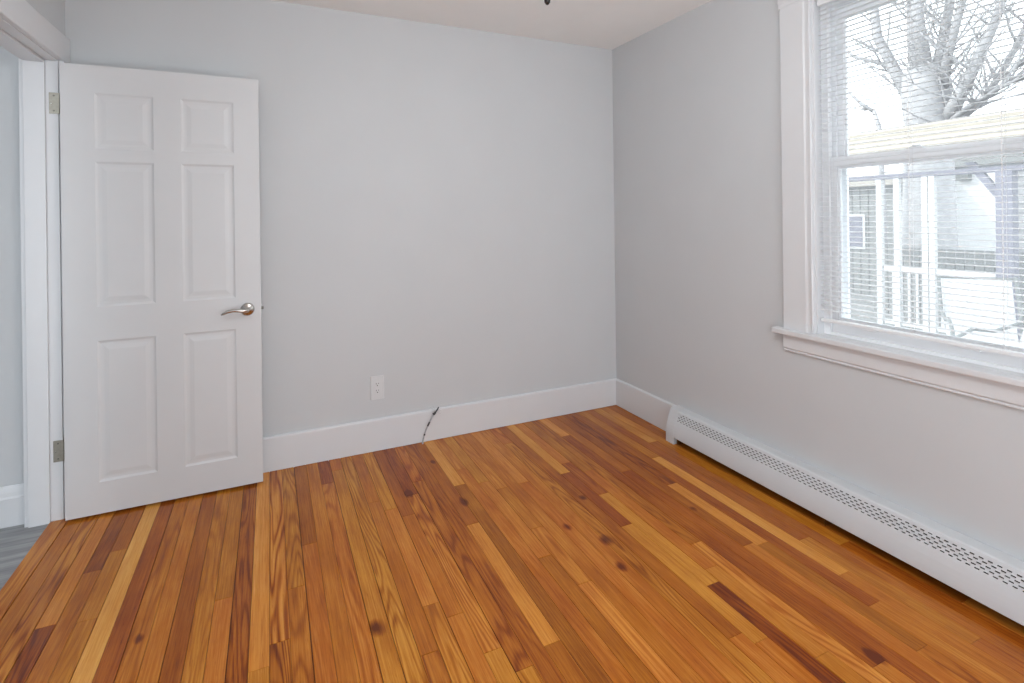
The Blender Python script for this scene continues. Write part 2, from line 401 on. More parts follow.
prism(bm, [(0, -0.006), (-0.016, -0.006), (-0.016, 0.05), (0, 0.05)], 0.0, DZ + 0.09, lambda u, v, t: (LX0 + u, DY1 + v + 0.004, t))   # hall side
prism(bm, [(0, 0), (-0.018, 0), (-0.018, 0.09), (0, 0.09)], DY0 - 0.1, DY1 + 0.004, lambda u, v, t: (LX0 + u, t, DZ + v))
struct(obj('trim_2', bm, TRIM, bevel=0.0012), 'white casing around the doorway up to the back wall', 'door casing')

# ---- hall beyond the doorway
HX, HYR = -4.5, -2.6
bm = B(); box(bm, HX, -3.117, HYR, -0.04, -0.05, 0.001)
struct(obj('floor_hall', bm, plank_grey()), 'grey plank hall floor seen past the doorway', 'floor')
bm = B(); box(bm, HX, -3.191, -0.055, 0.1, 0, H)
struct(obj('wall_hall_back', bm, WALL), 'grey hall wall seen in the strip past the door frame', 'wall')
bm = B(); box(bm, HX - 0.1, HX, HYR, 0.1, 0, H)
struct(obj('wall_hall_left', bm, WALL), 'grey far wall of the hall', 'wall')
wall_y('wall_hall_rear', HYR - T, HYR, HX, -3.191, H, [(HX + 0.1, -3.3, 0.3, 2.35)], 'grey hall end wall with an unseen opening added to light the hall')  # opening added to bring daylight into the hall
bm = B(); box(bm, HX, -3.191, HYR - T, 0.1, H, H + 0.1)
struct(obj('ceiling_hall', bm, CEIL), 'white hall ceiling', 'ceiling')
bm = B(); prism(bm, [(0, 0.003), (0.016, 0.003), (0.016, 0.125), (0.012, 0.133), (0.010, 0.150), (0.006, 0.168), (0.003, 0.176), (0, 0.178)], HX, -3.2085, lambda u, v, t: (t, -0.055 - u, v))
struct(obj('baseboard_hall', bm, TRIM), 'white hall baseboard with a moulded top', 'baseboard')

# ---- the door: leaf, hinges, lever handle, latch
DX, DW, DYF, DTH, DBZ, DHH = -3.0535, 0.7925, -0.138, 0.035, 0.012, 2.03
def door_leaf():
    bm = B()
    xs = [0, 0.122, 0.346, 0.456, 0.680, DW]
    zs = [0, 0.143, 0.782, 0.936, 1.594, 1.652, 1.905, DHH]
    for side in (0, 1):
        def P(x, z, d):
            y = DYF + d if side == 0 else DYF + DTH - d
            return bm.verts.new((DX + x, y, DBZ + z))
        for i in range(5):
            for j in range(7):
                x0, x1, z0, z1 = xs[i], xs[i + 1], zs[j], zs[j + 1]
                if i in (1, 3) and j in (1, 3, 5):
                    prev = None
                    for ins, d in ((0, 0), (0.004, 0.002), (0.010, 0.0042), (0.018, 0.0045), (0.024, 0.0042), (0.042, 0.0015), (0.045, 0.0014)):
                        ring = [P(x0 + ins, z0 + ins, d), P(x1 - ins, z0 + ins, d), P(x1 - ins, z1 - ins, d), P(x0 + ins, z1 - ins, d)]
                        if prev:
                            for k in range(4): bm.faces.new((prev[k], prev[(k + 1) % 4], ring[(k + 1) % 4], ring[k]))
                        prev = ring
                    bm.faces.new(prev)
                else:
                    bm.faces.new((P(x0, z0, 0), P(x1, z0, 0), P(x1, z1, 0), P(x0, z1, 0)))
    y0, y1 = DYF, DYF + DTH
    for q in (((0, y0, 0), (DW, y0, 0), (DW, y1, 0), (0, y1, 0)), ((0, y0, DHH), (DW, y0, DHH), (DW, y1, DHH), (0, y1, DHH)),
              ((0, y0, 0), (0, y1, 0), (0, y1, DHH), (0, y0, DHH)), ((DW, y0, 0), (DW, y1, 0), (DW, y1, DHH), (DW, y0, DHH))):
        bm.faces.new([bm.verts.new((DX + a, b_, DBZ + c)) for a, b_, c in q])
    bmesh.ops.remove_doubles(bm, verts=bm.verts, dist=1e-5)
    return bm
door = struct(obj('door_1', door_leaf(), DOORP), 'white six panel door standing open against the back wall', 'door')
for hz in (0.312, 1.866):
    bm = B()
    box(bm, -3.103, -3.066, DY1 - 0.0035, DY1 + 0.001, hz - 0.047, hz + 0.047)           # leaf on the lining
    box(bm, DX - 0.0022, DX + 0.0005, DYF + 0.004, DYF + DTH, hz - 0.047, hz + 0.047)      # leaf on the door edge
    hg = obj('hinge', bm, HINGE, door, bevel=0.0006); hg['label'] = 'dull metal butt hinge'
    bm = B(); tube(bm, [(-3.0585, DY1 - 0.004, hz - 0.05), (-3.0585, DY1 - 0.004, hz + 0.05)], 0.0045, 12)
    obj('hinge_knuckle', bm, HINGE, hg, smooth=False)
    for i, (sx_, sz) in enumerate(((-3.086, -0.034), (-3.095, -0.002), (-3.086, 0.034))):
        bm = B(); lathe(bm, [(0, 0.0012), (0.0022, 0.0011), (0.0036, 0.0)], (sx_, DY1 - 0.0035, hz + sz), (0, -1, 0), 10)
        obj('screw', bm, STEEL if i != 1 else NICKEL, hg)
HXc, HZc = -2.322, 0.887
for sgn, yf in ((-1, DYF), (1, DYF + DTH)):
    bm = B()
    lathe(bm, [(0, 0.0), (0.0325, 0.0), (0.0325, 0.004), (0.030, 0.0085), (0.022, 0.0125), (0.014, 0.015), (0.0125, 0.020), (0, 0.020)], (HXc, yf, HZc), (0, sgn, 0), 36)
    hd = obj('door_handle', bm, NICKEL, door, smooth=True); hd['label'] = 'satin nickel lever handle on a round plate'
    bm = B()
    yy = yf + sgn * 0.046
    pts = [(HXc, yf + sgn * 0.016, HZc), (HXc, yf + sgn * 0.034, HZc), (HXc - 0.004, yy - sgn * 0.003, HZc), (HXc - 0.016, yy, HZc - 0.0005), (HXc - 0.038, yy + sgn * 0.001, HZc + 0.003),
           (HXc - 0.062, yy, HZc + 0.0045), (HXc - 0.084, yy - sgn * 0.003, HZc + 0.001), (HXc - 0.102, yy - sgn * 0.006, HZc - 0.007), (HXc - 0.113, yy - sgn * 0.008, HZc - 0.014)]
    tube(bm, pts, [0.0105, 0.0105, 0.0105, 0.0100, 0.0092, 0.0086, 0.0080, 0.0066, 0.0038], 16)
    obj('lever', bm, NICKEL, hd, smooth=True)
bm = B()
box(bm, DX + DW - 0.0005, DX + DW + 0.0015, DYF + 0.006, DYF + DTH - 0.006, HZc - 0.028, HZc + 0.028)
lp = obj('latch_plate', bm, NICKEL, door, bevel=0.0004)
bm = B(); prism(bm, [(0, 0), (0.011, 0.003), (0.011, 0.007), (0, 0.014)], HZc - 0.007, HZc + 0.007, lambda u, v, t: (DX + DW + 0.0015 + u, DYF + 0.0105 + v, t))
obj('latch_bolt', bm, STEEL, lp)

# ---- window: casing, stool, apron, frame, two sashes
win = root('window_1'); win.location = (0, 0, 0); struct(win, 'bright double hung window with white casing and lowered blind', 'window')
def frame_prof(bm, prof, a, b_, f): prism(bm, prof, a, b_, f)
cp = [(0.0, 0.0), (0.016, 0.0), (0.019, 0.003), (0.019, 0.006), (0.0165, 0.010), (0.0165, 0.024), (0.0185, 0.029), (0.0200, 0.033), (0.0200, 0.146), (0.018, 0.149), (0.0, 0.149)]
bm = B(); prism(bm, cp, WZ0, WZ1 + 0.0, lambda u, v, t: (-u, WY1 - 0.003 + v, t))
obj('side_casing', bm, TRIM, win)
bm = B(); prism(bm, cp, WZ0, WZ1 + 0.0, lambda u, v, t: (-u, WY0 + 0.003 - v, t))
obj('side_casing', bm, TRIM, win)
bm = B(); prism(bm, cp, WY0 - 0.158, WY1 + 0.154, lambda u, v, t: (-u * 1.1, t, WZ1 - 0.003 + v))
obj('head_casing', bm, TRIM, win, bevel=0.001)
bm = B()
box(bm, -0.045, 0.0, WY0 - 0.20, WY1 + 0.195, WZ0 - 0.026, WZ0); box(bm, 0.0, 0.075, WY0, WY1, WZ0 - 0.026, WZ0)
obj('window_stool', bm, TRIM, win, bevel=0.006, seg=3)
ap = [(0, 0.0), (0.010, 0.0), (0.014, 0.002), (0.014, 0.007), (0.010, 0.010), (0.016, 0.014), (0.018, 0.018), (0.018, 0.080), (0, 0.080)]
bm = B(); prism(bm, ap, WY0 - 0.149, WY1 + 0.150, lambda u, v, t: (-u, t, WZ0 - 0.026 - 0.080 + v))
obj('apron', bm, TRIM, win, bevel=0.0008)
# jamb lining in the wall thickness, vinyl frame with tracks
bm = B()
for y0, y1 in ((WY1, WY1 - 0.012), (WY0, WY0 + 0.012)): box(bm, 0.0, T, min(y0, y1), max(y0, y1), WZ0, WZ1)
box(bm, 0.0, T, WY0 + 0.012, WY1 - 0.012, WZ1 - 0.012, WZ1)
obj('jamb_lining', bm, TRIM, win)
bm = B()
I0, I1 = WY0 + 0.012, WY1 - 0.012
for s, y in ((1, I0), (-1, I1)):
    for xa, xb, wd in ((0.044, 0.056, 0.030), (0.056, 0.092, 0.014), (0.092, 0.104, 0.034), (0.104, 0.136, 0.016), (0.136, 0.15, 0.05)):
        box(bm, xa, xb, min(y, y + s * wd), max(y, y + s * wd), WZ0 + 0.0121, WZ1 - 0.0401)
box(bm, 0.044, 0.15, I0, I1, WZ1 - 0.040, WZ1 - 0.012)
box(bm, 0.044, 0.15, I0, I1, WZ0 - 0.02, WZ0 + 0.012)
obj('window_frame', bm, VINYL, win)
def sash(name, xa, xb, y0, y1, z0, z1, st, rb, rt_, lab=None):
    bm = B()
    box(bm, xa, xb, y0, y0 + st, z0, z1); box(bm, xa, xb, y1 - st, y1, z0, z1)
    box(bm, xa, xb, y0 + st, y1 - st, z0, z0 + rb); box(bm, xa, xb, y0 + st, y1 - st, z1 - rt_, z1)
    g = 0.008; xm = (xa + xb) / 2                                   # glazing bead
    for q in ((y0 + st, y0 + st + g, z0 + rb, z1 - rt_), (y1 - st - g, y1 - st, z0 + rb, z1 - rt_), (y0 + st + g, y1 - st - g, z0 + rb, z0 + rb + g), (y0 + st + g, y1 - st - g, z1 - rt_ - g, z1 - rt_)):
        box(bm, xm - 0.008, xm + 0.008, *q)
    s = obj(name, bm, VINYL, win, bevel=0.0012)
    bm = B(); box(bm, xm - 0.002, xm + 0.002, y0 + st, y1 - st, z0 + rb, z1 - rt_)
    obj('pane', bm, GLASS, s)
    return s
MR = 1.552
lo = sash('lower_sash', 0.060, 0.090, I0 + 0.016, I1 - 0.016, WZ0 + 0.012, MR + 0.024, 0.040, 0.058, 0.044)
uppr = sash('upper_sash', 0.106, 0.134, I0 + 0.018, I1 - 0.018, MR - 0.020, WZ1 - 0.042, 0.042, 0.044, 0.05)
for yc in (-1.712, -2.062):
    bm = B(); prism(bm, [(0, 0), (-0.016, -0.001), (-0.019, 0.004), (-0.015, 0.008), (0, 0.006)], yc - 0.032, yc + 0.032, lambda u, v, t: (0.060 + u, t, 0.838 + v))
    obj('sash_lift', bm, VINYL, lo, bevel=0.0006)
bm = B(); box(bm, 0.064, 0.088, -1.91, -1.86, MR + 0.024, MR + 0.034); lathe(bm, [(0.016, 0.0), (0.016, 0.006), (0.0, 0.008)], (0.076, -1.885, MR + 0.034), (0, 0, 1), 16)
obj('sash_lock', bm, VINYL, lo, bevel=0.001)
bm = B(); box(bm, 0.1425, 0.1432, I0 + 0.045, I1 - 0.045, WZ0 + 0.01, MR)
obj('insect_screen', bm, SCREEN, win)

# ---- mini blind inside the window recess
bl = root('venetian_blind'); bl.location = (0.02, -1.885, WZ1 - 0.015)
tag(bl, 'white venetian blind with open slats lowered in the window', 'blind')
def local(bm, o):                       # move geometry into the root's frame
    bmesh.ops.translate(bm, vec=-Vector(o.location), verts=bm.verts); return bm
S0, S1 = WY0 + 0.018, WY1 - 0.018
BX = 0.024
bm = B()
pit, z = 0.0218, WZ1 - 0.062
ang = math.radians(3.0)
slz = []
while z > 0.882: slz.append(z); z -= pit
for z in slz:
    top, bot = [], []
    for i in range(6):
        u = -0.0125 + 0.005 * i
        c = 0.0018 * (1 - (u / 0.0125) ** 2)
        x = BX + u * math.cos(ang) - c * math.sin(ang); zz = z + u * math.sin(ang) + c
        top.append((x, zz + 0.0002)); bot.append((x, zz - 0.0002))
    pr = top + bot[::-1]
    prism(bm, pr, S0, S1, lambda u, v, t: (u, t, v))
obj('slats', local(bm, bl), SLAT, bl)
bm = B(); box(bm, BX - 0.013, BX + 0.013, S0, S1, WZ1 - 0.040, WZ1 - 0.014)
obj('headrail', local(bm, bl), SLAT, bl, bevel=0.002)
bm = B(); box(bm, BX - 0.0125, BX + 0.0125, S0, S1, 0.849, 0.864)
obj('bottom_rail', local(bm, bl), SLAT, bl, bevel=0.004, seg=3)
for y in (S1 - 0.05, -1.89, S0 + 0.17):
    bm = B()
    for dx in (-0.0135, 0.0135): tube(bm, [(BX + dx, y, WZ1 - 0.04), (BX + dx, y, 0.86)], 0.0007, 5)
    tube(bm, [(BX, y + 0.004, WZ1 - 0.04), (BX, y + 0.004, 0.86)], 0.0006, 5)
    obj('ladder_cord', local(bm, bl), CORD, bl)

# ---- baseboard heater
HF, HT, HB, HY0, HY1 = -0.100, 0.186, 0.040, -3.45, -0.628
ht = root('baseboard_heater'); ht.location = (0, HY1, 0)
tag(ht, 'long white baseboard heater with punched slots below the window', 'heater')
def fx(x): return x
bm = B()
def quad(*v): bm.faces.new([bm.verts.new(p) for p in v])
CY1 = -0.690                               # the cover starts after the end cap
CR = (-0.0845, 0.124)                       # foot of the sloping face
TP = (-0.063, 0.181)
def sl_(x): return CR[1] + (x - CR[0]) / (TP[0] - CR[0]) * (TP[1] - CR[1])
rows = 5; bx0, bx1 = -0.0815, -0.0645
pitch, sl, sh = 0.0250, 0.0135, 0.0040
def q4(xa, xb, ya, yb): quad((xa, ya, sl_(xa)), (xa, yb, sl_(xa)), (xb, yb, sl_(xb)), (xb, ya, sl_(xb)))
xx = [bx0 + (bx1 - bx0) * i / rows for i in range(rows + 1)]
for r in range(rows):
    xa, xb = xx[r], xx[r + 1]; xm = (xa + xb) / 2
    off = (pitch / 2 if r % 2 else 0.0) + 0.0015 * r
    ys = CY1 - 0.004 - off; yprev = CY1
    while ys - pitch > HY0 + 0.05:
        a, b_ = ys, ys - pitch
        if yprev > a: q4(xa, xb, a, yprev)
        h0, h1, k0, k1 = a - (pitch - sl) / 2, a - (pitch + sl) / 2, xm - sh * 0.17, xm + sh * 0.17
        q4(xa, xb, h0, a); q4(xa, xb, b_, h1); q4(xa, k0, h1, h0); q4(k1, xb, h1, h0)
        yprev = b_; ys = b_
    q4(xa, xb, HY0, yprev)
FP = [(HF, HB), (-0.0997, 0.052), (-0.0983, 0.066), (-0.0955, 0.082), (-0.0915, 0.100), CR]
pr = [(HF + 0.012, HB - 0.001)] + FP + [(bx0, sl_(bx0))]
for (a, c), (b_, d) in zip(pr, pr[1:]): quad((a, HY0, c), (a, CY1, c), (b_, CY1, d), (b_, HY0, d))
TPP = [(-0.063, 0.181), (-0.0605, 0.186), (-0.056, 0.189), (-0.050, 0.190), (-0.001, 0.190)]
pr = [(bx1, sl_(bx1))] + TPP
for (a, c), (b_, d) in zip(pr, pr[1:]): quad((a, HY0, c), (a, CY1, c), (b_, CY1, d), (b_, HY0, d))
bmesh.ops.remove_doubles(bm, verts=bm.verts, dist=1e-5)
cv = obj('cover', local(bm, ht), ENAMEL, ht)
md = cv.modifiers.new('thick', 'SOLIDIFY'); md.thickness = 0.0012; md.offset = -1
bm = B()
e = 0.0015
prism(bm, [(0, 0.0), (HF - e, 0.0)] + [(a - e, c + e * 0.5) for a, c in FP[1:] + TPP[:-1]] + [(0, 0.190 + e)], HY1, CY1 - 0.002, lambda u, v, t: (u, t, v))
obj('end_cap', local(bm, ht), ENAMEL, ht, bevel=0.0008)
bm = B(); box(bm, -0.004, -0.0005, HY0, CY1, 0.02, HT - 0.002)
obj('back_plate', local(bm, ht), FIN, ht)
bm = B()
tube(bm, [(-0.048, HY0, 0.085), (-0.048, CY1 - 0.01, 0.085)], 0.011, 10)
box(bm, -0.072, -0.008, CY1 - 0.0045, CY1 - 0.0035, 0.045, 0.16)  # dark plate added to darken the slots beside the end cap
y = CY1 - 0.03
while y > HY0: box(bm, -0.082, -0.014, y - 0.0008, y, 0.052, 0.108); y -= 0.012
obj('fin_element', local(bm, ht), FIN, ht)
bm = B()
bm.free()
for y in (CY1 - 0.014, -1.6, -2.5):
    bm = B(); prism(bm, [(-0.006, 0.0), (-0.088, 0.0), (-0.088, 0.05), (-0.05, 0.06), (-0.006, 0.09)], y - 0.003, y, lambda u, v, t: (u, t, v))
    obj('bracket', local(bm, ht), NICKEL, ht)

# ---- outlet on the back wall
ou = root('electrical_outlet'); ou.location = (-1.664, 0.0, 0.360)
tag(ou, 'white duplex electrical outlet low on the back wall', 'outlet')
bm = B(); prism(bm, [(-0.040, 0), (0.040, 0), (0.038, -0.004), (0.034, -0.0062), (-0.034, -0.0062), (-0.038, -0.004)], -0.067, 0.067, lambda u, v, t: (u, v, t))
obj('cover_plate', bm, PLATE, ou, bevel=0.0012)
for dz in (-0.0195, 0.0195):
    bm = B(); prism(bm, [(0.0172 * math.copysign(abs(math.cos(a)) ** 0.7, math.cos(a)), 0.0142 * math.copysign(abs(math.sin(a)) ** 0.45, math.sin(a))) for a in [2 * math.pi * k / 28 for k in range(28)]], -0.0062, -0.0086, lambda u, v, t: (u, t, v + dz))
    rc = obj('receptacle', bm, PLATE, ou)
    bm = B()
    box(bm, -0.0078, -0.0052, -0.0092, -0.0085, dz + 0.001, dz + 0.0088); box(bm, 0.0052, 0.0075, -0.0092, -0.0085, dz + 0.002, dz + 0.0082)
    lathe(bm, [(0, 0.0007), (0.0030, 0.0007), (0.0030, 0)], (0.0, -0.0085, dz - 0.0062), (0, -1, 0), 12)
    obj('socket_slots', bm, SLOT, rc)
bm = B(); lathe(bm, [(0, 0.0015), (0.0026, 0.001), (0.0034, 0)], (0, -0.0062, 0), (0, -1, 0), 12)
obj('screw', bm, PLATE, ou)

# ---- loose cable coming out of the floor
GREYW = mat('grey_cable_jacket', (0.44, 0.45, 0.47), 0.5, noise=0.2, nscale=140)
DARKW = mat('dark_cable_end', (0.05, 0.055, 0.06), 0.5, noise=0.2, nscale=160)
COPPER = mat('thin_wire_strand', (0.30, 0.28, 0.26), 0.35, metal=0.7, noise=0.1, nscale=160)
cb = root('cable'); cb.location = (-1.412, -0.034, 0.0)
tag(cb, 'loose grey cable stub rising from the floor at the back baseboard', 'cable')
cp_ = [(0, 0, -0.012), (0.003, 0, 0.012), (0.010, -0.001, 0.042), (0.021, -0.002, 0.074), (0.036, -0.002, 0.106), (0.055, -0.001, 0.138), (0.074, 0.001, 0.163)]
bm = B(); tube(bm, cp_, 0.0048, 8); obj('cable_jacket', bm, GREYW, cb, smooth=True)
for (i0, i1) in ((2.2, 2.5), (3.8, 4.5)):
    def at_(t): a = int(t); f_ = t - a; return Vector(cp_[a]).lerp(Vector(cp_[min(a + 1, 6)]), f_)
    bm = B(); tube(bm, [at_(i0 + (i1 - i0) * k / 4) for k in range(5)], 0.0052, 8); obj('cable_band', bm, DARKW, cb, smooth=True)
bm = B()
tube(bm, [(0.070, 0.001, 0.158), (0.080, 0.001, 0.170), (0.086, 0.0, 0.177)], [0.0055, 0.0070, 0.0045], 8)
tube(bm, [(0.064, -0.003, 0.171), (0.074, -0.003, 0.166), (0.084, -0.002, 0.168)], [0.003, 0.0045, 0.003], 8)
tube(bm, [(0.084, 0.0, 0.175), (0.096, 0.0, 0.190), (0.103, 0.0, 0.201)], [0.004, 0.0045, 0.0035], 8)
obj('cable_end', bm, DARKW, cb)
bm = B()
for dx, dy, dz in ((0.03, -0.004, 0.006), (-0.035, -0.004, 0.035), (0.028, -0.006, -0.012), (-0.02, -0.008, 0.042), (-0.026, -0.004, 0.014), (0.034, -0.003, 0.022)):
    p0 = Vector((0.084, -0.002, 0.174)); d = Vector((dx, dy, dz))
    tube(bm, [p0, p0 + d * 0.5 + Vector((0, -0.002, 0.002)), p0 + d], 0.0005, 5)
obj('wire_strands', bm, COPPER, cb)

# ---- ceiling light with a pull chain; only the end of the chain hangs into view
cl = root('ceiling_light'); cl.location = (-1.535, -1.835, H + 0.0)
tag(cl, 'dark pull chain end hanging in from the ceiling light', 'ceiling light')
bm = B(); lathe(bm, [(0, 0), (0.075, 0), (0.075, -0.02), (0.055, -0.03), (0.03, -0.032), (0.03, -0.13), (0.07, -0.15), (0.09, -0.18), (0, -0.18)], (0, 0, 0), (0, 0, 1), 32)
obj('lamp_mount', bm, NICKEL, cl, smooth=False)
bm = B(); lathe(bm, [(0.088, -0.18), (0.115, -0.205), (0.125, -0.24), (0.11, -0.285), (0.07, -0.315), (0, -0.325)], (0, 0, 0), (0, 0, 1), 32)
obj('lamp_globe', bm, emis('lit_lamp_glass', (0.93, 0.97, 1.0), 56.0), cl, smooth=True)
bm = B(); tube(bm, [(0.03, 0.055, -0.17), (0.075, 0.115, -0.2), (0.078, 0.12, -0.24), (0.078, 0.12, -0.505)], 0.0011, 6)
pc = obj('pull_chain', bm, NICKEL, cl)
bm = B(); lathe(bm, [(0, -0.497), (0.0035, -0.499), (0.0055, -0.507), (0.0085, -0.518), (0.0098, -0.528), (0.0085, -0.538), (0.004, -0.544), (0, -0.545)], (0.078, 0.12, 0.0), (0, 0, 1), 20)
obj('chain_pull', bm, mat('dark_bronze_pull', (0.03, 0.027, 0.025), 0.25, metal=0.6, noise=0.1, nscale=80), pc, smooth=True)

# ================================================================== outside the window
GZ = -0.30
SIDE = mat('pale_siding', (0.33, 0.33, 0.34), 0.7, noise=0.03, nscale=4)
GREY = mat('grey_siding', (0.21, 0.212, 0.206), 0.7, noise=0.08, nscale=4)
CREAM = mat('cream_painted_boards', (0.335, 0.305, 0.265), 0.6, noise=0.05, nscale=6)
LAV = mat('weathered_blue_grey_wood', (0.165, 0.16, 0.20), 0.7, noise=0.08, nscale=8)
WHITEP = mat('white_painted_wood', (0.55, 0.55, 0.55), 0.5, noise=0.02, nscale=10)
BARK = mat('grey_bark', (0.36, 0.353, 0.36), 0.9, noise=0.15, nscale=9, bump=0.3)
GROUND = mat('pale_concrete_yard', (0.19, 0.188, 0.182), 0.9, noise=0.12, nscale=0.8)
METAL = mat('grey_chair_tube', (0.14, 0.145, 0.14), 0.5, metal=0.2, noise=0.08, nscale=40)
SLING = mat('white_chair_sling', (0.5, 0.5, 0.5), 0.7, noise=0.03, nscale=40)
bm = B(); box(bm, 0.2, 45, -25, 25, GZ - 0.3, GZ)
struct(obj('ground', bm, GROUND), 'pale yard outside the window', 'ground')

def grow(bm, p, d, L_, r, depth, rng, spread=0.5):
    pts = [Vector(p)]; rad = [r]; n = 5
    d = Vector(d).normalized()
    for i in range(n):
        d = (d + Vector((rng.uniform(-.13, .13), rng.uniform(-.13, .13), rng.uniform(-.05, .12)))).normalized()
        pts.append(pts[-1] + d * L_ / n); rad.append(r * (1 - 0.55 * (i + 1) / n))
    tube(bm, pts, rad, 6 if r > 0.02 else 4)
    if depth:
        for k in range(rng.choice((2, 3, 3))):
            i = rng.randint(2, n); a = rng.uniform(-1, 1)
            dd = (d + Vector((rng.uniform(-spread, spread), a * spread * 1.5, rng.uniform(-0.25, 0.45)))).normalized()
            grow(bm, pts[i], dd, L_ * rng.uniform(0.55, 0.85), rad[i] * rng.uniform(0.5, 0.75), depth - 1, rng, spread)

def limb(bm, pts, r0, r1, rng, twigs, depth=2, tl=0.9, tr=0.02):
    n = len(pts); tube(bm, pts, [r0 + (r1 - r0) * i / (n - 1) for i in range(n)], 8)
    for k in range(twigs):
        i = rng.randint(0, n - 2); q = Vector(pts[i]).lerp(Vector(pts[i + 1]), rng.random())
        d = (Vector(pts[i + 1]) - Vector(pts[i])).normalized()
        dd = d + Vector((rng.uniform(-.6, .6), rng.choice((-1, 1)) * rng.uniform(0.5, 1.1), rng.uniform(-0.3, 0.4)))
        grow(bm, q, dd, tl * rng.uniform(0.6, 1.2), tr * rng.uniform(0.6, 1.2), depth, rng)

rng = random.Random(3)
tr = root('bare_tree'); tr.location = (8, 2.2, GZ); tag(tr, 'big bare tree with a thick forked trunk above the roof outside', 'tree')
bm = B()
tube(bm, [(8, 2.15, GZ - 0.1), (8, 2.16, 0.3), (8, 2.14, 1.6), (8, 2.13, 2.8), (8, 2.16, 3.4), (8, 2.2, 3.75)], [0.52, 0.42, 0.36, 0.33, 0.35, 0.30], 14)
obj('trunk', local(bm, tr), BARK, tr, smooth=True)
for pts, r0, r1, tw in (
    ([(8, 2.32, 3.1), (7.9, 2.55, 3.75), (7.8, 2.82, 4.5), (7.7, 2.84, 5.4), (7.6, 2.95, 6.4)], 0.12, 0.045, 16),
    ([(8, 2.25, 3.5), (8.1, 2.4, 4.4), (8.2, 2.47, 5.2), (8.3, 2.5, 6.6)], 0.12, 0.05, 14),
    ([(8, 2.12, 3.5), (7.9, 2.2, 4.5), (7.8, 2.2, 5.4), (7.7, 2.1, 6.6)], 0.12, 0.05, 14),
    ([(8, 2.02, 3.5), (8.1, 1.93, 4.3), (8.2, 1.84, 5.1), (8.3, 1.7, 6.4)], 0.10, 0.04, 14),
    ([(8, 1.95, 3.2), (7.8, 1.72, 3.9), (7.6, 1.45, 4.5), (7.5, 1.2, 5.4)], 0.085, 0.03, 18),
    ([(8, 1.95, 2.75), (7.9, 1.66, 3.12), (7.8, 1.33, 3.7), (7.7, 1.06, 4.2), (7.6, 0.8, 5.0)], 0.12, 0.04, 22),
    ([(8, 1.75, 2.8), (8.2, 1.45, 3.1), (8.3, 1.15, 3.7), (8.4, 0.9, 4.4)], 0.07, 0.03, 22),
    ([(8, 1.9, 2.75), (7.8, 1.5, 2.95), (7.6, 1.05, 3.12), (7.5, 0.5, 3.3)], 0.05, 0.02, 22),
    ([(8, 2.35, 3.6), (7.8, 2.75, 4.0), (7.6, 3.1, 4.2), (7.4, 3.7, 4.85)], 0.045, 0.02, 6),
):
    bm = B(); limb(bm, pts, r0, r1, rng, tw); obj('limb', local(bm, tr), BARK, tr, smooth=True)
sp_ = root('bare_sapling'); sp_.location = (7.4, 2.55, GZ); tag(sp_, 'thin bare tree left of the thick trunk outside the window', 'tree')
bm = B(); limb(bm, [(7.4, 2.5, GZ - 0.1), (7.4, 2.52, 1.5), (7.4, 2.57, 2.8), (7.4, 2.66, 3.12)], 0.05, 0.035, rng, 0)
obj('trunk', local(bm, sp_), BARK, sp_, smooth=True)
bm = B()
limb(bm, [(7.4, 2.66, 3.10), (7.3, 2.8, 3.24), (7.3, 3.1, 3.6), (7.2, 3.55, 4.0)], 0.035, 0.012, rng, 4, 1, 0.6, 0.008)
limb(bm, [(7.4, 2.7, 3.15), (7.4, 2.9, 3.32), (7.4, 3.2, 3.65), (7.4, 3.5, 4.1)], 0.018, 0.008, rng, 2, 1, 0.5, 0.006)
limb(bm, [(7.4, 2.66, 3.12), (7.4, 2.95, 3.2), (7.4, 3.3, 3.35)], 0.018, 0.008, rng, 2, 1, 0.5, 0.006)
obj('branches', local(bm, sp_), BARK, sp_, smooth=True)

# neighbouring porch: low boarded roof on posts, beam and brace
po = root('neighbouring_porch'); po.location = (4.6, 0.2, GZ); tag(po, 'cream boarded porch roof on slim white posts outside the window', 'porch')
bm = B(); nb = 7
for i in range(nb):
    a, b_ = i / nb, (i + 1) / nb
    x0, z0, x1, z1 = 4.5 + 1.5 * a, 1.96 + 0.62 * a, 4.5 + 1.5 * b_, 1.96 + 0.62 * b_
    prism(bm, [(x0, z0), (x1, z1 - 0.03), (x1, z1 - 0.06), (x0, z0 - 0.06)], -2.6, 3.2, lambda u, v, t: (u, t, v))
obj('porch_roof', local(bm, po), CREAM, po)
bm = B(); box(bm, 4.6, 4.7, -2.6, 3.2, 1.735, 1.79); obj('beam', local(bm, po), LAV, po, bevel=0.004)
for y, wd, m_ in ((0.94, 0.030, WHITEP), (0.74, 0.030, WHITEP), (0.44, 0.030, WHITEP), (0.37, 0.03, WHITEP)):
    bm = B(); box(bm, 4.6, 4.66, y - wd, y + wd, GZ, 1.735); obj('post', local(bm, po), m_, po, bevel=0.003)
bm = B(); box(bm, 4.58, 4.70, -0.36, -0.22, GZ, 1.735); q = obj('corner_post', local(bm, po), LAV, po, bevel=0.004)
bm = B(); prism(bm, [(-0.25, 1.52), (-0.02, 1.86), (0.06, 1.86), (-0.22, 1.44)], 4.62, 4.68, lambda u, v, t: (t, u, v)); obj('brace', local(bm, po), LAV, po)
bm = B(); box(bm, 4.62, 4.66, -0.2, 0.9, 0.62, 0.68); box(bm, 4.62, 4.66, -0.2, 0.9, -0.02, 0.03)
for k in range(12): box(bm, 4.63, 4.65, -0.15 + 0.085 * k, -0.125 + 0.085 * k, 0.0, 0.64)
obj('railing', local(bm, po), WHITEP, po)

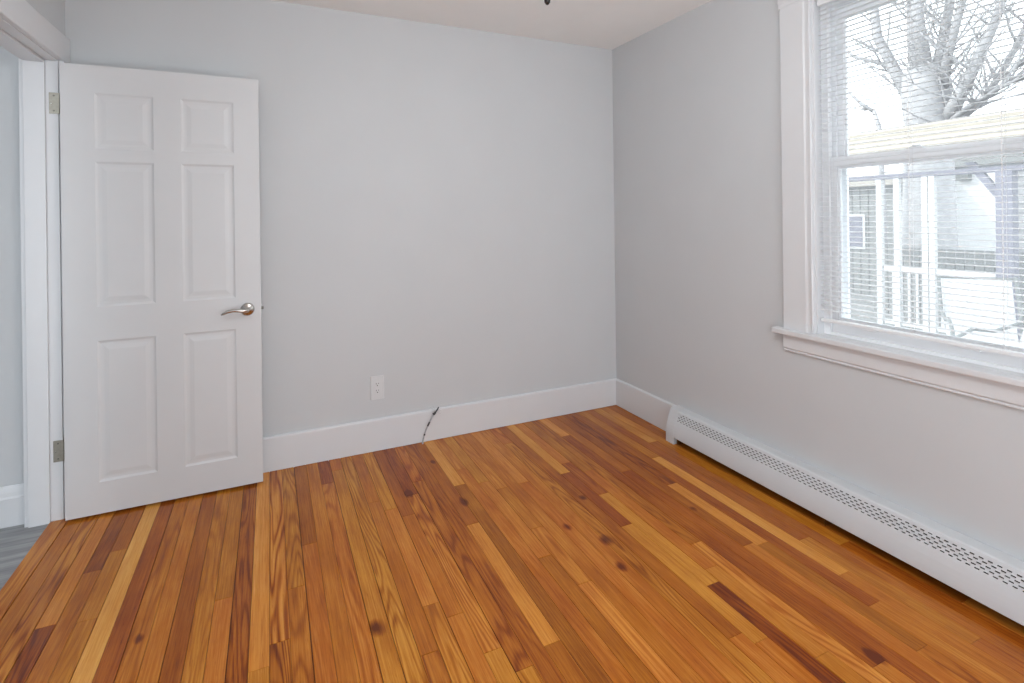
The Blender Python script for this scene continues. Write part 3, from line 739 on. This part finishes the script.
ho = root('neighbouring_house'); ho.location = (10.5, 2.0, GZ); tag(ho, 'white sided house wall with a door behind the porch posts', 'house')
bm = B()
for k in range(16): prism(bm, [(10.0, GZ + 0.16 * k), (9.975, GZ + 0.16 * k), (9.995, GZ + 0.16 * (k + 1)), (10.0, GZ + 0.16 * (k + 1))], 0.6, 3.3, lambda u, v, t: (u, t, v))
box(bm, 10.0, 13, 0.6, 3.3, GZ, GZ + 2.56)
obj('wall', local(bm, ho), SIDE, ho)
bm = B(); prism(bm, [(0.4, GZ + 2.5), (3.5, GZ + 2.5), (1.95, GZ + 3.1)], 9.8, 13.2, lambda u, v, t: (t, u, v)); obj('roof', local(bm, ho), GREY, ho)
bm = B(); box(bm, 9.94, 9.975, 1.98, 2.84, GZ + 0.02, GZ + 2.45); dr = obj('house_door', local(bm, ho), mat('bright_white_door', (0.8, 0.8, 0.8), 0.5, noise=0.01, nscale=8), ho)
bm = B(); lathe(bm, [(0.035, 0), (0.035, 0.02), (0.02, 0.03), (0.04, 0.06), (0, 0.075)], (9.94, 2.74, GZ + 1.2), (-1, 0, 0), 14); obj('door_knob', local(bm, ho), METAL, dr)
bm = B(); box(bm, 9.80, 9.94, 2.40, 2.60, GZ + 2.22, GZ + 2.38); obj('porch_lamp', local(bm, ho), METAL, ho)

sh_ = root('garden_shed'); sh_.location = (9.0, 4.6, GZ); tag(sh_, 'grey garden shed behind the white porch posts', 'shed')
bm = B(); box(bm, 8.6, 9.7, 3.0, 6.2, GZ, 1.85)
for k in range(20): box(bm, 8.585, 8.6, 3.02 + 0.16 * k, 3.15 + 0.16 * k, GZ, 1.83)
obj('wall', local(bm, sh_), GREY, sh_)
bm = B(); prism(bm, [(8.4, 1.85), (9.75, 1.85), (9.75, 2.2), (8.4, 1.95)], 2.85, 6.4, lambda u, v, t: (u, t, v)); obj('roof', local(bm, sh_), CREAM, sh_)
bm = B(); box(bm, 8.56, 8.59, 3.55, 4.1, 0.6, 1.3); fr_ = obj('window', local(bm, sh_), WHITEP, sh_)
bm = B(); box(bm, 8.55, 8.56, 3.6, 4.05, 0.65, 1.25); obj('pane', local(bm, sh_), LAV, fr_)

fn = root('fence'); fn.location = (6.8, 0.6, GZ); tag(fn, 'grey board fence across the yard behind the porch', 'fence')
bm = B()
for k in range(50): box(bm, 6.8, 6.82, -3.4 + 0.115 * k, -3.3 + 0.115 * k, GZ, 0.78)
obj('boards', local(bm, fn), GREY, fn)
bm = B(); box(bm, 6.82, 6.87, -3.4, 2.35, 0.5, 0.58); box(bm, 6.82, 6.87, -3.4, 2.35, -0.1, -0.02); obj('rail', local(bm, fn), GREY, fn)

def chair(loc, rz, label):
    c = root('patio_chair'); c.location = loc; c.rotation_euler = (0, 0, rz); tag(c, label, 'chair', 'patio chairs in the yard')
    for y in (-0.28, 0.28):
        bm = B(); tube(bm, [(0.30, y, 0.01), (-0.25, y, 0.01), (-0.29, y, 0.05), (-0.27, y, 0.35), (-0.2, y, 0.60), (-0.08, y, 0.66), (0.10, y, 0.64), (0.30, y, 0.70), (0.42, y, 1.02)], 0.016, 8)
        obj('side_frame', bm, METAL, c, smooth=True)
    bm = B()
    bm.free()
    for (x, z) in ((-0.26, 0.42), (0.22, 0.40), (0.42, 1.0), (0.2, 0.012)):
        bm = B(); tube(bm, [(x, -0.28, z), (x, 0.28, z)], 0.012, 8); obj('cross_bar', bm, METAL, c)
    bm = B(); prism(bm, [(-0.27, 0.43), (0.0, 0.40), (0.2, 0.41), (0.24, 0.46), (0.42, 1.0), (0.43, 0.99), (0.25, 0.44), (0.21, 0.395), (0.0, 0.385), (-0.27, 0.415)], -0.25, 0.25, lambda u, v, t: (u, t, v))
    obj('sling', bm, SLING, c)
chair((3.5, -0.62, GZ), math.radians(35), 'patio chair with a pale sling behind the blind, nearer the window middle')
chair((3.0, -1.0, GZ), math.radians(-25), 'patio chair with bent grey frame behind the blind, nearer the photo edge')
